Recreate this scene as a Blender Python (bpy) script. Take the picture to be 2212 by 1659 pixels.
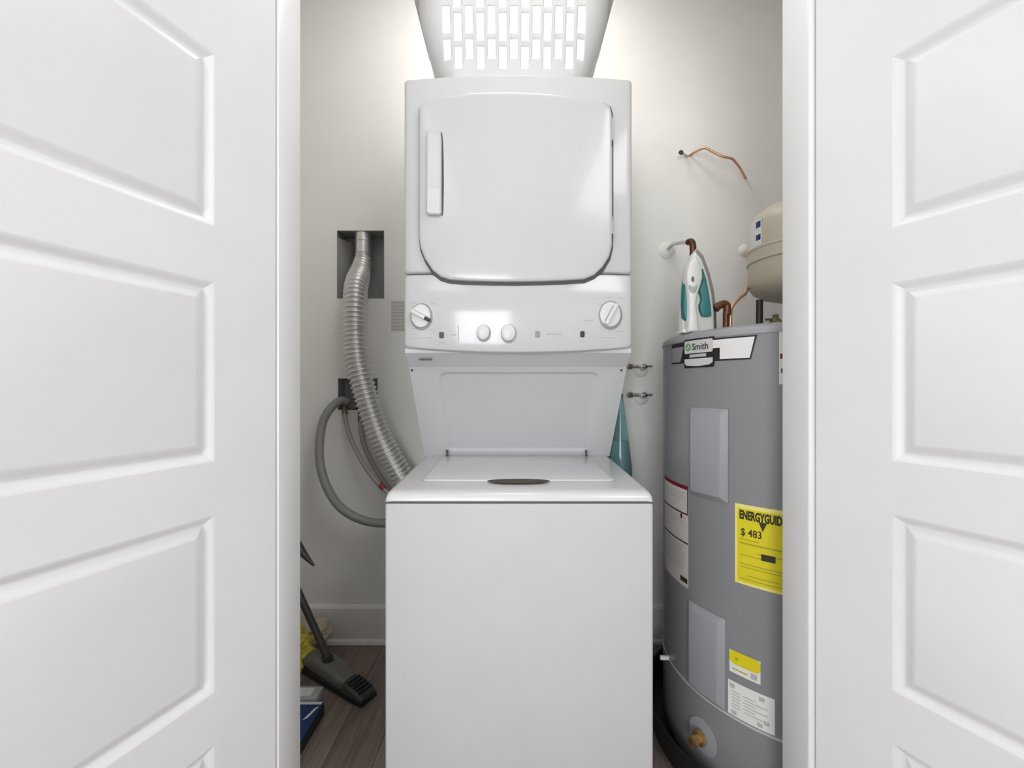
import bpy, bmesh, math, random
from mathutils import Vector
R = math.radians
random.seed(7)
C = bpy.context.scene.collection
for o in list(bpy.data.objects): bpy.data.objects.remove(o)

# ------------------------------------------------------------------ camera, light, exposure
H = 1.10                 # eye height
F = 900.0                # focal length in px of the 2212 px wide frame
cam = bpy.data.cameras.new('camera'); cam.sensor_width = 36.0; cam.lens = 36.0 * F / 2212
cam.clip_start = 0.02; cam.shift_y = 7.5 / 2212
co = bpy.data.objects.new('camera', cam); C.objects.link(co)
co.location = (0, 0, H); co.rotation_euler = (R(90), 0, 0)
sc = bpy.context.scene; sc.camera = co
sc.view_settings.view_transform = 'Standard'; sc.view_settings.look = 'None'
sc.view_settings.gamma = 1; sc.view_settings.use_curve_mapping = False
sc.view_settings.exposure = 0.17
w = bpy.data.worlds.new('world'); sc.world = w; w.use_nodes = True
w.node_tree.nodes['Background'].inputs[0].default_value = (0.93, 0.96, 1.0, 1)
w.node_tree.nodes['Background'].inputs[1].default_value = 2.0

def area(name, loc, rot, sx, sy, power, col=(1, 1, 1), shape='RECTANGLE', spread=180):
    l = bpy.data.lights.new(name, 'AREA'); l.shape = shape; l.size = sx; l.size_y = sy
    l.energy = power; l.color = col; l.spread = R(spread)
    o = bpy.data.objects.new(name, l); C.objects.link(o); o.location = loc; o.rotation_euler = rot
    return o
RX0, RX1, RY0, RZ = -2.0, 2.2, -2.8, 2.95       # the room in front of the closet
CX0, CX1, YB, CZ = -1.34, 1.62, 1.806, 2.95     # the closet
Y1, Y2 = 0.850, 0.932                           # front and back faces of the closet's front wall
JL, JR, HEAD = -0.475, 0.6055, 2.24              # door opening
area('window_daylight', (-0.70, RY0 + 0.03, 1.225), (R(90), 0, 0), 1.20, 1.79, 46, (0.96, 0.985, 1.0))
area('room_fill_panel', (-1.35, -0.7, RZ - 0.04), (0, 0, 0), 1.0, 2.2, 15, (1.0, 0.995, 0.985))  # added unseen fill panels at both sides, placed to brighten the door leaves
area('room_fill_panel', (1.5, -0.7, RZ - 0.04), (0, 0, 0), 1.0, 2.2, 38, (1.0, 0.995, 0.985))
area('closet_ceiling_lamp', (0.0, 1.33, CZ - 0.05), (0, 0, 0), 0.55, 0.22, 8.3, (1.0, 0.98, 0.945), 'DISK')

# ------------------------------------------------------------------ materials
def mat(name, col, rough=0.5, metal=0.0, coat=0.0, trans=0.0, ior=1.45, noise=0.0, nscale=8.0, bump=0.0, bscale=60.0, spec=None, stretch=None):
    m = bpy.data.materials.new(name); m.use_nodes = True
    nt = m.node_tree; b = nt.nodes['Principled BSDF']
    b.inputs['Base Color'].default_value = (*col, 1); b.inputs['Roughness'].default_value = rough
    b.inputs['Metallic'].default_value = metal; b.inputs['Coat Weight'].default_value = coat
    b.inputs['Coat Roughness'].default_value = 0.08
    b.inputs['Transmission Weight'].default_value = trans; b.inputs['IOR'].default_value = ior
    if spec is not None: b.inputs['Specular IOR Level'].default_value = spec
    tc = nt.nodes.new('ShaderNodeTexCoord'); mp = nt.nodes.new('ShaderNodeMapping')
    nt.links.new(tc.outputs['Object'], mp.inputs[0])
    if stretch: mp.inputs['Scale'].default_value = stretch
    n = nt.nodes.new('ShaderNodeTexNoise'); n.inputs['Scale'].default_value = nscale; n.inputs['Detail'].default_value = 5
    nt.links.new(mp.outputs[0], n.inputs['Vector'])
    r = nt.nodes.new('ShaderNodeValToRGB')
    nz = noise if noise else 0.015
    r.color_ramp.elements[0].position = 0.3; r.color_ramp.elements[1].position = 0.7
    r.color_ramp.elements[0].color = (*[max(0, c * (1 - nz)) for c in col], 1)
    r.color_ramp.elements[1].color = (*[min(1, c * (1 + nz)) for c in col], 1)
    nt.links.new(n.outputs['Fac'], r.inputs[0]); nt.links.new(r.outputs[0], b.inputs['Base Color'])
    if bump:
        n2 = nt.nodes.new('ShaderNodeTexNoise'); n2.inputs['Scale'].default_value = bscale
        nt.links.new(mp.outputs[0], n2.inputs['Vector'])
        bp = nt.nodes.new('ShaderNodeBump'); bp.inputs['Strength'].default_value = bump; bp.inputs['Distance'].default_value = 0.002
        nt.links.new(n2.outputs['Fac'], bp.inputs['Height']); nt.links.new(bp.outputs[0], b.inputs['Normal'])
    return m
M = dict(
    wall=mat('cream_wall_paint', (0.90, 0.886, 0.855), 0.75, bump=0.08, bscale=140),
    room=mat('room_wall_paint', (0.88, 0.88, 0.87), 0.8),
    ceil=mat('ceiling_paint', (0.85, 0.85, 0.85), 0.9),
    trim=mat('trim_paint', (0.76, 0.76, 0.77), 0.35),
    base=mat('baseboard_paint', (0.88, 0.85, 0.83), 0.4),
    door=mat('door_paint', (0.715, 0.718, 0.725), 0.38),
    enamel=mat('appliance_enamel', (0.565, 0.568, 0.576), 0.22, coat=0.3),
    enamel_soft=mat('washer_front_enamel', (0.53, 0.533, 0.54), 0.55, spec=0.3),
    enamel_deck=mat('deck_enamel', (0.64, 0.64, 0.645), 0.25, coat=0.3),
    panelg=mat('appliance_plastic_panel', (0.60, 0.61, 0.63), 0.42),
    consolem=mat('console_plastic', (0.56, 0.56, 0.57), 0.13, coat=0.3),
    knob=mat('knob_plastic', (0.66, 0.66, 0.66), 0.3),
    knobring=mat('knob_grey_ring', (0.28, 0.28, 0.28), 0.4),
    dark=mat('dark_rubber', (0.035, 0.035, 0.035), 0.6),
    gap=mat('shade_and_fitting_grey', (0.09, 0.09, 0.09), 0.6),  # painted shade round dryer door and grip; also screws, hinges, slots
    ink=mat('grey_print', (0.45, 0.45, 0.45), 0.6),
    blackink=mat('black_print', (0.03, 0.025, 0.01), 0.6),
    tank=mat('grey_tank_enamel', (0.228, 0.231, 0.243), 0.33, coat=0.15),
    tankcap=mat('grey_tank_cap', (0.30, 0.305, 0.32), 0.4),
    accpanel=mat('access_cover_grey', (0.30, 0.305, 0.33), 0.42),
    seam=mat('light_seam', (0.50, 0.50, 0.49), 0.4),
    yellow=mat('yellow_label', (0.68, 0.59, 0.010), 0.45, noise=0.04, nscale=14),
    yellowedge=mat('pale_yellow_border', (0.80, 0.74, 0.22), 0.45),
    yellowink=mat('olive_print', (0.42, 0.36, 0.02), 0.5),
    white=mat('white_paper', (0.74, 0.73, 0.71), 0.6),
    pinkpaper=mat('off_white_paper', (0.58, 0.53, 0.52), 0.6),
    red=mat('dark_red_print', (0.16, 0.01, 0.015), 0.5),
    green=mat('green_print', (0.13, 0.33, 0.13), 0.5),
    silver=mat('silver_badge', (0.72, 0.71, 0.70), 0.35),
    badgegrey=mat('badge_plate', (0.55, 0.55, 0.54), 0.4),
    black=mat('black_plastic', (0.012, 0.012, 0.013), 0.4),
    pan=mat('black_pan_plastic', (0.010, 0.010, 0.011), 0.45),
    brass=mat('brass', (0.62, 0.40, 0.16), 0.3, metal=0.9),
    oldbrass=mat('dull_brass', (0.20, 0.17, 0.10), 0.45, metal=0.5),
    copper=mat('copper', (0.72, 0.40, 0.26), 0.35, metal=0.75, noise=0.15),
    darkcopper=mat('tarnished_copper', (0.13, 0.055, 0.03), 0.4, metal=0.5, noise=0.3, nscale=30),
    beige=mat('beige_tank_paint', (0.56, 0.51, 0.40), 0.4),
    alu=mat('duct_foil', (0.74, 0.73, 0.71), 0.33, metal=0.8),
    chrome=mat('valve_chrome', (0.55, 0.54, 0.52), 0.3, metal=0.8),
    box=mat('recess_box_grey', (0.38, 0.38, 0.375), 0.6),
    boxsteel=mat('recess_box_steel', (0.34, 0.34, 0.335), 0.5, metal=0.2),
    hose=mat('grey_hose', (0.27, 0.27, 0.255), 0.45),
    braid=mat('braided_hose', (0.38, 0.36, 0.34), 0.45, metal=0.2, bump=0.6, bscale=400),
    redring=mat('red_coupling', (0.30, 0.05, 0.05), 0.5),
    basket=mat('basket_plastic', (0.75, 0.75, 0.76), 0.45),
    teal=mat('teal_grip', (0.035, 0.19, 0.19), 0.4),
    ironwhite=mat('iron_white_plastic', (0.72, 0.72, 0.70), 0.35),
    irongrey=mat('iron_grey', (0.16, 0.15, 0.15), 0.4),
    steel=mat('soleplate_steel', (0.50, 0.50, 0.50), 0.3, metal=0.8),
    glass=mat('teal_clear_plastic', (0.66, 0.90, 0.92), 0.05, trans=0.9, ior=1.35),
    liquid=mat('blue_liquid', (0.72, 0.88, 0.93), 0.05, trans=0.7, ior=1.33),
    vac=mat('vacuum_dark_grey', (0.060, 0.060, 0.056), 0.35),
    vaclight=mat('vacuum_silver_grey', (0.17, 0.17, 0.155), 0.3),
    cloth=mat('yellow_cloth', (0.80, 0.66, 0.12), 0.95, noise=0.25, nscale=30, bump=0.6, bscale=180),
    creamcloth=mat('cream_cloth', (0.66, 0.57, 0.42), 0.95, noise=0.1, nscale=30, bump=0.6, bscale=180),
    navy=mat('navy_print', (0.012, 0.040, 0.14), 0.4),
    card=mat('cardboard', (0.40, 0.29, 0.18), 0.8),
)
def wood(i, base):
    m = bpy.data.materials.new('dark_wood_%d' % i); m.use_nodes = True; nt = m.node_tree; b = nt.nodes['Principled BSDF']
    tc = nt.nodes.new('ShaderNodeTexCoord'); mp = nt.nodes.new('ShaderNodeMapping'); mp.inputs['Scale'].default_value = (4.5, 2.2, 4)
    mp.inputs['Location'].default_value = (i * 3.1, i * 1.7, 0)
    n = nt.nodes.new('ShaderNodeTexNoise'); n.inputs['Scale'].default_value = 2.4; n.inputs['Detail'].default_value = 8; n.inputs['Distortion'].default_value = 0.8
    r = nt.nodes.new('ShaderNodeValToRGB'); r.color_ramp.elements[0].position = 0.32; r.color_ramp.elements[1].position = 0.72
    r.color_ramp.elements[0].color = (*[c * 0.72 for c in base], 1); r.color_ramp.elements[1].color = (*[c * 1.25 for c in base], 1)
    nt.links.new(tc.outputs['Generated'], mp.inputs[0]); nt.links.new(mp.outputs[0], n.inputs['Vector'])
    nt.links.new(n.outputs['Fac'], r.inputs[0]); nt.links.new(r.outputs[0], b.inputs['Base Color']); b.inputs['Roughness'].default_value = 0.42
    return m
WOOD = [wood(i, c) for i, c in enumerate([(0.235, 0.185, 0.158), (0.21, 0.165, 0.142), (0.26, 0.205, 0.175)])]

# ------------------------------------------------------------------ helpers
def link(name, me, m, parent=None, smooth=False):
    o = bpy.data.objects.new(name, me); C.objects.link(o)
    if m is not None and not me.materials: me.materials.append(m)
    if parent is not None: o.parent = parent; o.location = -parent_world(parent)
    if smooth:
        for p in me.polygons: p.use_smooth = True
    return o
def parent_world(p):
    v = Vector(p.location)
    while p.parent: p = p.parent; v += Vector(p.location)
    return v
def fin(name, bm, m, parent=None, smooth=False, auto=None):
    bmesh.ops.recalc_face_normals(bm, faces=bm.faces)
    me = bpy.data.meshes.new(name)
    if auto is not None:
        for f in bm.faces: f.smooth = True
        for e in bm.edges:
            if len(e.link_faces) == 2 and e.calc_face_angle(0) > R(auto): e.smooth = False
        smooth = False
    bm.to_mesh(me); bm.free()
    return link(name, me, m, parent, smooth)
def tag(o, label, cat, group=None, kind=None):
    o['label'] = label; o['category'] = cat
    if group: o['group'] = group
    if kind: o['kind'] = kind
    return o
def thing(name, loc, label, cat, group=None):
    o = bpy.data.objects.new(name, None); C.objects.link(o); o.location = loc; o.empty_display_size = 0.05
    return tag(o, label, cat, group)
def struct(o): o['kind'] = 'structure'; return o
def P(px, py, Y): return Vector(((px - 1106) / F * Y, Y, H - (py - 837) / F * Y))
def bbox(bm, x0, x1, y0, y1, z0, z1, bev=0, seg=2):
    r = bmesh.ops.create_cube(bm, size=1)
    vs = r['verts']
    for v in vs: v.co = Vector(((x0 + x1) / 2 + v.co.x * (x1 - x0), (y0 + y1) / 2 + v.co.y * (y1 - y0), (z0 + z1) / 2 + v.co.z * (z1 - z0)))
    if bev:
        es = list({e for v in vs for e in v.link_edges})
        bmesh.ops.bevel(bm, geom=es, offset=bev, segments=seg, profile=0.5, affect='EDGES')
def box(name, x0, x1, y0, y1, z0, z1, m, parent=None, bev=0, seg=2):
    bm = bmesh.new(); bbox(bm, x0, x1, y0, y1, z0, z1, bev, seg)
    return fin(name, bm, m, parent, auto=35 if bev else None)
def loops(bm, ls, cap0=True, cap1=True, closed=True):
    rows = [[bm.verts.new(p) for p in l] for l in ls]
    n = len(rows[0])
    for a, b in zip(rows, rows[1:]):
        for i in range(n if closed else n - 1):
            j = (i + 1) % n
            bm.faces.new((a[i], a[j], b[j], b[i]))
    if cap0: bm.faces.new(rows[0][::-1])
    if cap1: bm.faces.new(rows[-1])
    return rows
def catmull(pts, n=10):
    pts = [Vector(p) for p in pts]; q = [pts[0] * 2 - pts[1]] + pts + [pts[-1] * 2 - pts[-2]]
    out = []
    for i in range(1, len(q) - 2):
        for k in range(n):
            t = k / n; a, b, c, d = q[i - 1:i + 3]
            out.append(0.5 * ((2 * b) + (c - a) * t + (2 * a - 5 * b + 4 * c - d) * t * t + (3 * b - a - 3 * c + d) * t ** 3))
    out.append(pts[-1]); return out
def tube_bm(bm, path, rad, seg=14, cap=True):
    path = [Vector(p) for p in path]; up = None; ls = []
    for i, p in enumerate(path):
        t = (path[min(i + 1, len(path) - 1)] - path[max(i - 1, 0)]).normalized()
        if up is None: up = t.orthogonal().normalized()
        up = (up - t * up.dot(t)).normalized(); s = t.cross(up)
        r = rad(i) if callable(rad) else rad
        ls.append([p + r * (math.cos(a) * up + math.sin(a) * s) for a in [2 * math.pi * k / seg for k in range(seg)]])
    loops(bm, ls, cap, cap)
def tube(name, path, rad, m, parent=None, seg=14, smoothn=0, auto=50):
    bm = bmesh.new(); tube_bm(bm, catmull(path, smoothn) if smoothn else path, rad, seg)
    return fin(name, bm, m, parent, auto=auto)
def lathe(name, prof, origin, m, parent=None, seg=32, axis='z', auto=35):
    """prof = [(r, h)...] along axis"""
    bm = bmesh.new(); o = Vector(origin); ls = []
    ax = {'z': (Vector((1, 0, 0)), Vector((0, 1, 0)), Vector((0, 0, 1))), 'y': (Vector((1, 0, 0)), Vector((0, 0, 1)), Vector((0, -1, 0))),
          'x': (Vector((0, 1, 0)), Vector((0, 0, 1)), Vector((1, 0, 0)))}[axis] if isinstance(axis, str) else axis
    for r, h in prof:
        r = max(r, 1e-4)
        ls.append([o + ax[2] * h + r * (math.cos(2 * math.pi * k / seg) * ax[0] + math.sin(2 * math.pi * k / seg) * ax[1]) for k in range(seg)])
    loops(bm, ls); return fin(name, bm, m, parent, auto=auto)
def rrect(x0, x1, z0, z1, rad, k=5):
    """rounded rectangle outline, counter-clockwise, 4*(k+1) points; rad number or 4 (bl,br,tr,tl)"""
    rr = rad if isinstance(rad, (list, tuple)) else [rad] * 4
    out = []
    for (cx, cz, a0, r) in ((x0 + rr[0], z0 + rr[0], 180, rr[0]), (x1 - rr[1], z0 + rr[1], 270, rr[1]), (x1 - rr[2], z1 - rr[2], 0, rr[2]), (x0 + rr[3], z1 - rr[3], 90, rr[3])):
        for i in range(k + 1):
            a = R(a0 + 90 * i / k); out.append((cx + r * math.cos(a), cz + r * math.sin(a)))
    return out
def layered(name, rings, fmap, m, parent=None, auto=30, cap0=False, cap1=True):
    """rings = [(outline2d, depth)...], fmap(u, v, depth) -> point"""
    bm = bmesh.new(); loops(bm, [[fmap(u, v, d) for u, v in ol] for ol, d in rings], cap0, cap1)
    return fin(name, bm, m, parent, auto=auto)
def inset(ol, d):
    n = len(ol); out = []
    for i in range(n):
        a, b, c = Vector(ol[i - 1]), Vector(ol[i]), Vector(ol[(i + 1) % n])
        e1 = (b - a); e2 = (c - b)
        e1 = e1.normalized() if e1.length > 1e-9 else Vector((0, 0)); e2 = e2.normalized() if e2.length > 1e-9 else e1
        nrm = Vector((-e1.y - e2.y, e1.x + e2.x))
        nrm = nrm.normalized() if nrm.length > 1e-9 else Vector((0, 0))
        k = 1 / max(0.5, math.sqrt(max(0.0, (1 + e1.dot(e2)) / 2)))
        out.append(tuple(b + nrm * d * k))
    return out
def text_mesh(s, size, fmap, name, m, parent, bold=0.0, ax='LEFT', sx=1.0):
    cu = bpy.data.curves.new('t', 'FONT'); cu.body = s; cu.size = size; cu.align_x = ax; cu.offset = bold; cu.resolution_u = 3
    to = bpy.data.objects.new('t', cu); C.objects.link(to)
    dg = bpy.context.evaluated_depsgraph_get(); me = bpy.data.meshes.new_from_object(to.evaluated_get(dg))
    bpy.data.objects.remove(to); bpy.data.curves.remove(cu)
    me.name = name
    for v in me.vertices: v.co = fmap(v.co.x * sx, v.co.y, 0)
    me.materials.clear()
    return link(name, me, m, parent)

# ------------------------------------------------------------------ structure: floor of planks
fl = struct(box('floor', RX0 - .1, RX1 + .1, RY0 - .1, YB + .1, -0.10, -0.012, M['dark']))
pw = 0.145; x = RX0; col = 0
protos = {}
while x < RX1:
    y = RY0 - random.uniform(0, 0.9)
    while y < YB:
        L = 1.22; y0, y1 = max(y, RY0), min(y + L, YB)
        if y1 - y0 > 0.02:
            x1 = min(x + pw, RX1)
            box('plank', x + .0008, x1 - .0008, y0 + .0008, y1 - .0008, -0.012, 0.0 - random.random() * .0003, random.choice(WOOD), fl)
        y += L
    x += pw
# walls
struct(box('wall_closet_back_hidden', CX0 - .1, CX1 + .1, YB + .20, YB + .24, 0, CZ, M['wall'])).name = 'wall_rear'
def wall_with_holes(name, x0, x1, y0, y1, z0, z1, holes, m):
    bm = bmesh.new()
    xs = sorted({x0, x1, *[h[0] for h in holes], *[h[1] for h in holes]}); zs = sorted({z0, z1, *[h[2] for h in holes], *[h[3] for h in holes]})
    for a, b in zip(xs, xs[1:]):
        for c, d in zip(zs, zs[1:]):
            mx, mz = (a + b) / 2, (c + d) / 2
            if any(h[0] < mx < h[1] and h[2] < mz < h[3] for h in holes): continue
            bbox(bm, a, b, y0, y1, c, d)
    bmesh.ops.remove_doubles(bm, verts=bm.verts, dist=1e-5)
    # drop internal duplicate faces
    seen = {}
    for f in list(bm.faces):
        k = tuple(sorted(v.index for v in f.verts))
    bm.verts.index_update()
    for f in list(bm.faces):
        k = tuple(sorted(v.index for v in f.verts)); seen.setdefault(k, []).append(f)
    dup = [f for fs in seen.values() if len(fs) > 1 for f in fs]
    bmesh.ops.delete(bm, geom=dup, context='FACES_ONLY')
    return struct(fin(name, bm, m))
VB = (P(728, 0, YB).x, P(830, 0, YB).x, P(0, 645, YB).z, P(0, 498, YB).z)      # dryer vent recess
SB = (P(730, 0, YB).x, P(816, 0, YB).x, P(0, 886, YB).z, P(0, 817, YB).z)      # washer supply recess
wall_with_holes('wall_back', CX0 - .1, CX1 + .1, YB, YB + .10, 0, CZ, [VB, SB], M['wall'])
struct(box('wall_left', CX0 - .1, CX0, Y2, YB, 0, CZ, M['wall']))
struct(box('wall_right', CX1, CX1 + .1, Y2, YB, 0, CZ, M['wall']))
wall_with_holes('wall_front', RX0, RX1, Y1, Y2, 0, CZ, [(JL - .02, JR + .02, -1, HEAD + .02)], M['room'])
struct(box('wall_room_left', RX0 - .1, RX0, RY0, Y2, 0, RZ, M['room']))
struct(box('wall_room_right', RX1, RX1 + .1, RY0, Y2, 0, RZ, M['room']))
wall_with_holes('wall_room_back', RX0 - .1, RX1 + .1, RY0 - .12, RY0, 0, RZ, [(-1.34, -0.06, .30, 2.15)], M['room'])
struct(box('ceiling', RX0 - .1, RX1 + .1, RY0 - .1, YB + .1, CZ, CZ + .1, M['ceil']))
# window of the room
wf = bmesh.new()
for a in ((-1.39, -1.34, .25, 2.20), (-.06, -.01, .25, 2.20), (-1.34, -.06, .25, .30), (-1.34, -.06, 2.15, 2.20)):
    bbox(wf, a[0], a[1], RY0 - .06, RY0 + .02, a[2], a[3])
bbox(wf, -.72, -.68, RY0 - .06, RY0 - .02, .30, 2.15)
struct(fin('window_1', wf, M['trim']))
# jambs and head of the opening
struct(box('trim_1', JL - .019, JL, Y1 - .001, Y2 + .004, 0, HEAD, M['trim'], bev=.002))
struct(box('trim_2', JR, JR + .019, Y1 - .001, Y2 + .004, 0, HEAD, M['trim'], bev=.005, seg=4))
struct(box('trim_3', JL - .019, JR + .019, Y1 - .001, Y2 + .004, HEAD, HEAD + .019, M['trim'], bev=.002))
# casings in the room (behind the open doors)
struct(box('trim_4', JL - .105, JL - .022, Y1 - .016, Y1, 0, HEAD + .10, M['trim'], bev=.003))
struct(box('trim_5', JR + .022, JR + .105, Y1 - .016, Y1, 0, HEAD + .10, M['trim'], bev=.003))
# baseboards of the closet
bz = P(0, 1305, YB).z; 
def baseboard(name, pts_fn, length_axis):
    pass
def bb_profile(name, x0, x1):
    prof = [(YB, 0), (YB - .030, 0), (YB - .030, .004), (YB - .026, .014), (YB - .016, .020), (YB - .016, bz - .012), (YB - .011, bz - .004), (YB - .004, bz), (YB, bz)]
    bm = bmesh.new(); loops(bm, [[Vector((x, y, z)) for y, z in prof] for x in (x0, x1)]); return struct(fin(name, bm, M['base']))
bb_profile('baseboard_back', CX0, CX1)
struct(box('baseboard_left', CX0, CX0 + .016, Y2, YB - .03, 0, bz, M['base'], bev=.004))
struct(box('baseboard_right', CX1 - .016, CX1, Y2, YB - .03, 0, bz, M['base'], bev=.004))

# ------------------------------------------------------------------ the two doors, five panels each
PZ = [(0.160, 0.478), (0.568, 0.878), (0.971, 1.284), (1.380, 1.681), (1.779, 2.085)]
def make_door(name, hx, slope, sgn):
    """hinge at (hx, Y1); leaf runs towards the room; sgn=+1 visible face looks to +x (left leaf)"""
    d = Vector((-slope, -1, 0)).normalized()              # along the leaf away from the hinge
    nrm = Vector((1, -slope, 0)).normalized() if sgn > 0 else Vector((-1, slope, 0)).normalized()
    org = Vector((hx, Y1 - .004, 0)); W, T, ztop = 0.70, 0.035, HEAD - .004
    g0 = 0.126; g1 = W - 0.126
    def fm(u, v, w): return org + d * u + Vector((0, 0, v)) + nrm * w
    bm = bmesh.new()
    # stiles, rails: blocks with the edge of the leaf rounded
    def blk(u0, u1, v0, v1):
        vs = [fm(u, v, w) for w in (-T, 0) for v in (v0, v1) for u in (u0, u1)]
        b = [bm.verts.new(p) for p in vs]
        for f in ((0, 1, 3, 2), (4, 6, 7, 5), (0, 4, 5, 1), (2, 3, 7, 6), (0, 2, 6, 4), (1, 5, 7, 3)): bm.faces.new([b[i] for i in f])
    ed = .004
    # hinge stile with softened corner
    prof = [(0, -T), (0, -ed), (ed * .3, -ed * .3), (ed, 0), (g0, 0), (g0, -T)]
    loops(bm, [[fm(u, v, w) for u, w in prof] for v in (.010, ztop)])
    blk(g1, W, .010, ztop)
    edges = [.010] + [z for p in PZ for z in p] + [ztop]
    for a, b in zip(edges[0::2], edges[1::2]): blk(g0, g1, a, b)
    root = struct(fin(name, bm, M['door']))
    for z0, z1 in PZ:
        ol = rrect(g0, g1, z0, z1, .0005, 2)
        rings = []
        for t, dep in ((0, 0), (.003, -.0006), (.008, -.0045), (.012, -.0078), (.0145, -.0085), (.017, -.0078), (.023, -.0040), (.029, -.0008), (.033, 0)):
            rings.append((rrect(g0 + t, g1 - t, z0 + t, z1 - t, .0005, 2), dep))
        layered('door_panel', rings, fm, M['door'], root, auto=40)
    # hinges on the leaf
    for hz in (0.25, 1.12, 1.98):
        tube('hinge', [fm(-.004, hz - .045, .004), fm(-.004, hz + .045, .004)], .0055, M['trim'], root, seg=10) if False else None
    return root
make_door('door_1', JL - .003, 0.341, 1)
make_door('door_2', .6145, -0.463, -1)

# ------------------------------------------------------------------ stacked washer and dryer
XC, HW = 0.018, 0.3365
YE, BOW = 1.226, 0.021
YBK = 1.62
def yf(x): return YE - BOW * (1 - min(1, ((x - XC) / HW) ** 2))
def df(px, py, off=0.0):
    Y = YE
    for _ in range(4): Y = yf((px - 1106) / F * Y) - off
    p = P(px, py, Y); return p.x, p.z
lc = thing('stacked_washer_dryer', (XC, 1.33, 0), 'white stacked laundry centre, dryer with rounded door above a top-loading washer', 'washer dryer')
# washer cabinet
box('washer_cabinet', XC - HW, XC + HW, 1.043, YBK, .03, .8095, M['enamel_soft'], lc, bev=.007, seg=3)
box('plinth', XC - HW + .02, XC + HW - .02, 1.075, YBK - .02, 0, .03, M['dark'], lc)
box('deck_gap', XC - HW + .002, XC + HW - .002, 1.0455, YBK - .01, .8085, .8135, M['gap'], lc)
# washer deck with softened front
def zdeck(Y): return .8385 + (Y - 1.08) * (.0125 / .434)
dprof = [(YBK, .8130), (1.046, .8130), (1.0435, .8155), (1.0435, .8200), (1.0455, .8262), (1.051, .8322), (1.060, .8364), (1.080, .8385), (1.2, zdeck(1.2)), (1.5, .8508), (YBK, .8512)]
bm = bmesh.new(); ls = []
for xx, dz, dy in ((-HW, .012, .004), (-HW + .002, .006, .0015), (-HW + .008, .0015, 0), (-HW + .016, 0, 0), (HW - .016, 0, 0), (HW - .008, .0015, 0), (HW - .002, .006, .0015), (HW, .012, .004)):
    ls.append([Vector((XC + xx, y + (dy if y < 1.07 else 0), max(.813, z - dz) if z > .8135 else z)) for y, z in dprof])
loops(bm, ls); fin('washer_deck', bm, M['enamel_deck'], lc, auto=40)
# lid
lid_ol = rrect(XC - .268, XC + .268, 1.150, 1.492, .02, 5)
def dm(u, v, d): return Vector((u, v, zdeck(v) + d))
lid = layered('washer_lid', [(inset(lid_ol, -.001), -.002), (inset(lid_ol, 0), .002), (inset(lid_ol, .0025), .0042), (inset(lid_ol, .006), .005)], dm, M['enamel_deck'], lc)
layered('lid_seam', [(inset(lid_ol, -.0025), .0004), (inset(lid_ol, .001), .0006)], dm, M['ink'], lid)
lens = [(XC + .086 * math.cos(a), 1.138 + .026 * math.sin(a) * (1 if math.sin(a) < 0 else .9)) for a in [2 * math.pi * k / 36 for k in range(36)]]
layered('finger_opening_shade', [(lens, .0048), (inset(lens, .003), .0056)], dm, mat('recess_shadow_brown', (.075, .06, .045), .7), lid)  # raised dark lens, shade of the finger opening put into its colour
for sx in (-.232 - .018, .265 - .018):
    h = lathe('lid_hinge', [(.0052, 0), (.0052, .004), (.0032, .006), (.0032, .016), (.0045, .018), (.0045, .022), (.001, .024)], (sx + .018, 1.488, .853), M['gap'], lid, seg=12)
# dryer front helpers
def bowed(name, x0, x1, z0, z1, m, off=0.0, yb=YBK, bev=.012, sag=0.0, n=20, top_soft=.012, bot_soft=.012):
    """a block with bowed front, built as rings of the front outline, softened edge"""
    def out(t, k=6):
        o = []
        rr = rrect(x0 + t, x1 - t, z0 + t, z1 - t, max(.001, bev), k)
        # subdivide long horizontal runs so that the bow is followed
        res = []
        for i, p in enumerate(rr):
            q = rr[(i + 1) % len(rr)]; res.append(p)
            if abs(q[0] - p[0]) > .05:
                for j in range(1, n): res.append((p[0] + (q[0] - p[0]) * j / n, p[1] + (q[1] - p[1]) * j / n))
        for u, v in res:
            s = (1 - ((u - XC) / HW) ** 2)
            v2 = v - sag * s if v < (z0 + z1) / 2 else v
            o.append((u, v2))
        return o
    def fm(u, v, d):
        return Vector((u, yb if d == 9 else yf(u) - off + d, v))
    rings = [(out(0), 9), (out(0), .012), (out(.0012), .006), (out(.004), .002), (out(.009), .0)]
    bmx = bmesh.new(); rows = loops(bmx, [[fm(u, v, d) for u, v in ol] for ol, d in rings], True, False)
    # fill the front with vertical strips between matching bottom/top columns
    last = rows[-1]; N = len(last)
    # find bottom run and top run by x ordering
    zmid = (z0 + z1) / 2
    bot = sorted([v for v in last if v.co.z < zmid], key=lambda v: v.co.x)
    top = sorted([v for v in last if v.co.z >= zmid], key=lambda v: v.co.x)
    for i in range(min(len(bot), len(top)) - 1):
        f = [bot[i], bot[i + 1], top[i + 1], top[i]]
        try: bmx.faces.new(f)
        except ValueError: pass
    return fin(name, bmx, m, lc, auto=32)
zc = 1.4335
bowed('dryer_cabinet', XC - HW, XC + HW, zc + .0012, 2.008, M['enamel'], bev=.010)
console = bowed('control_panel', XC - HW, XC + HW, 1.2165, zc - .0012, M['consolem'], bev=.012, sag=.017, off=.001)
box('dryer_core', XC - HW + .01, XC + HW - .01, 1.245, YBK - .005, 1.225, 1.99, M['panelg'], lc)
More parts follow.
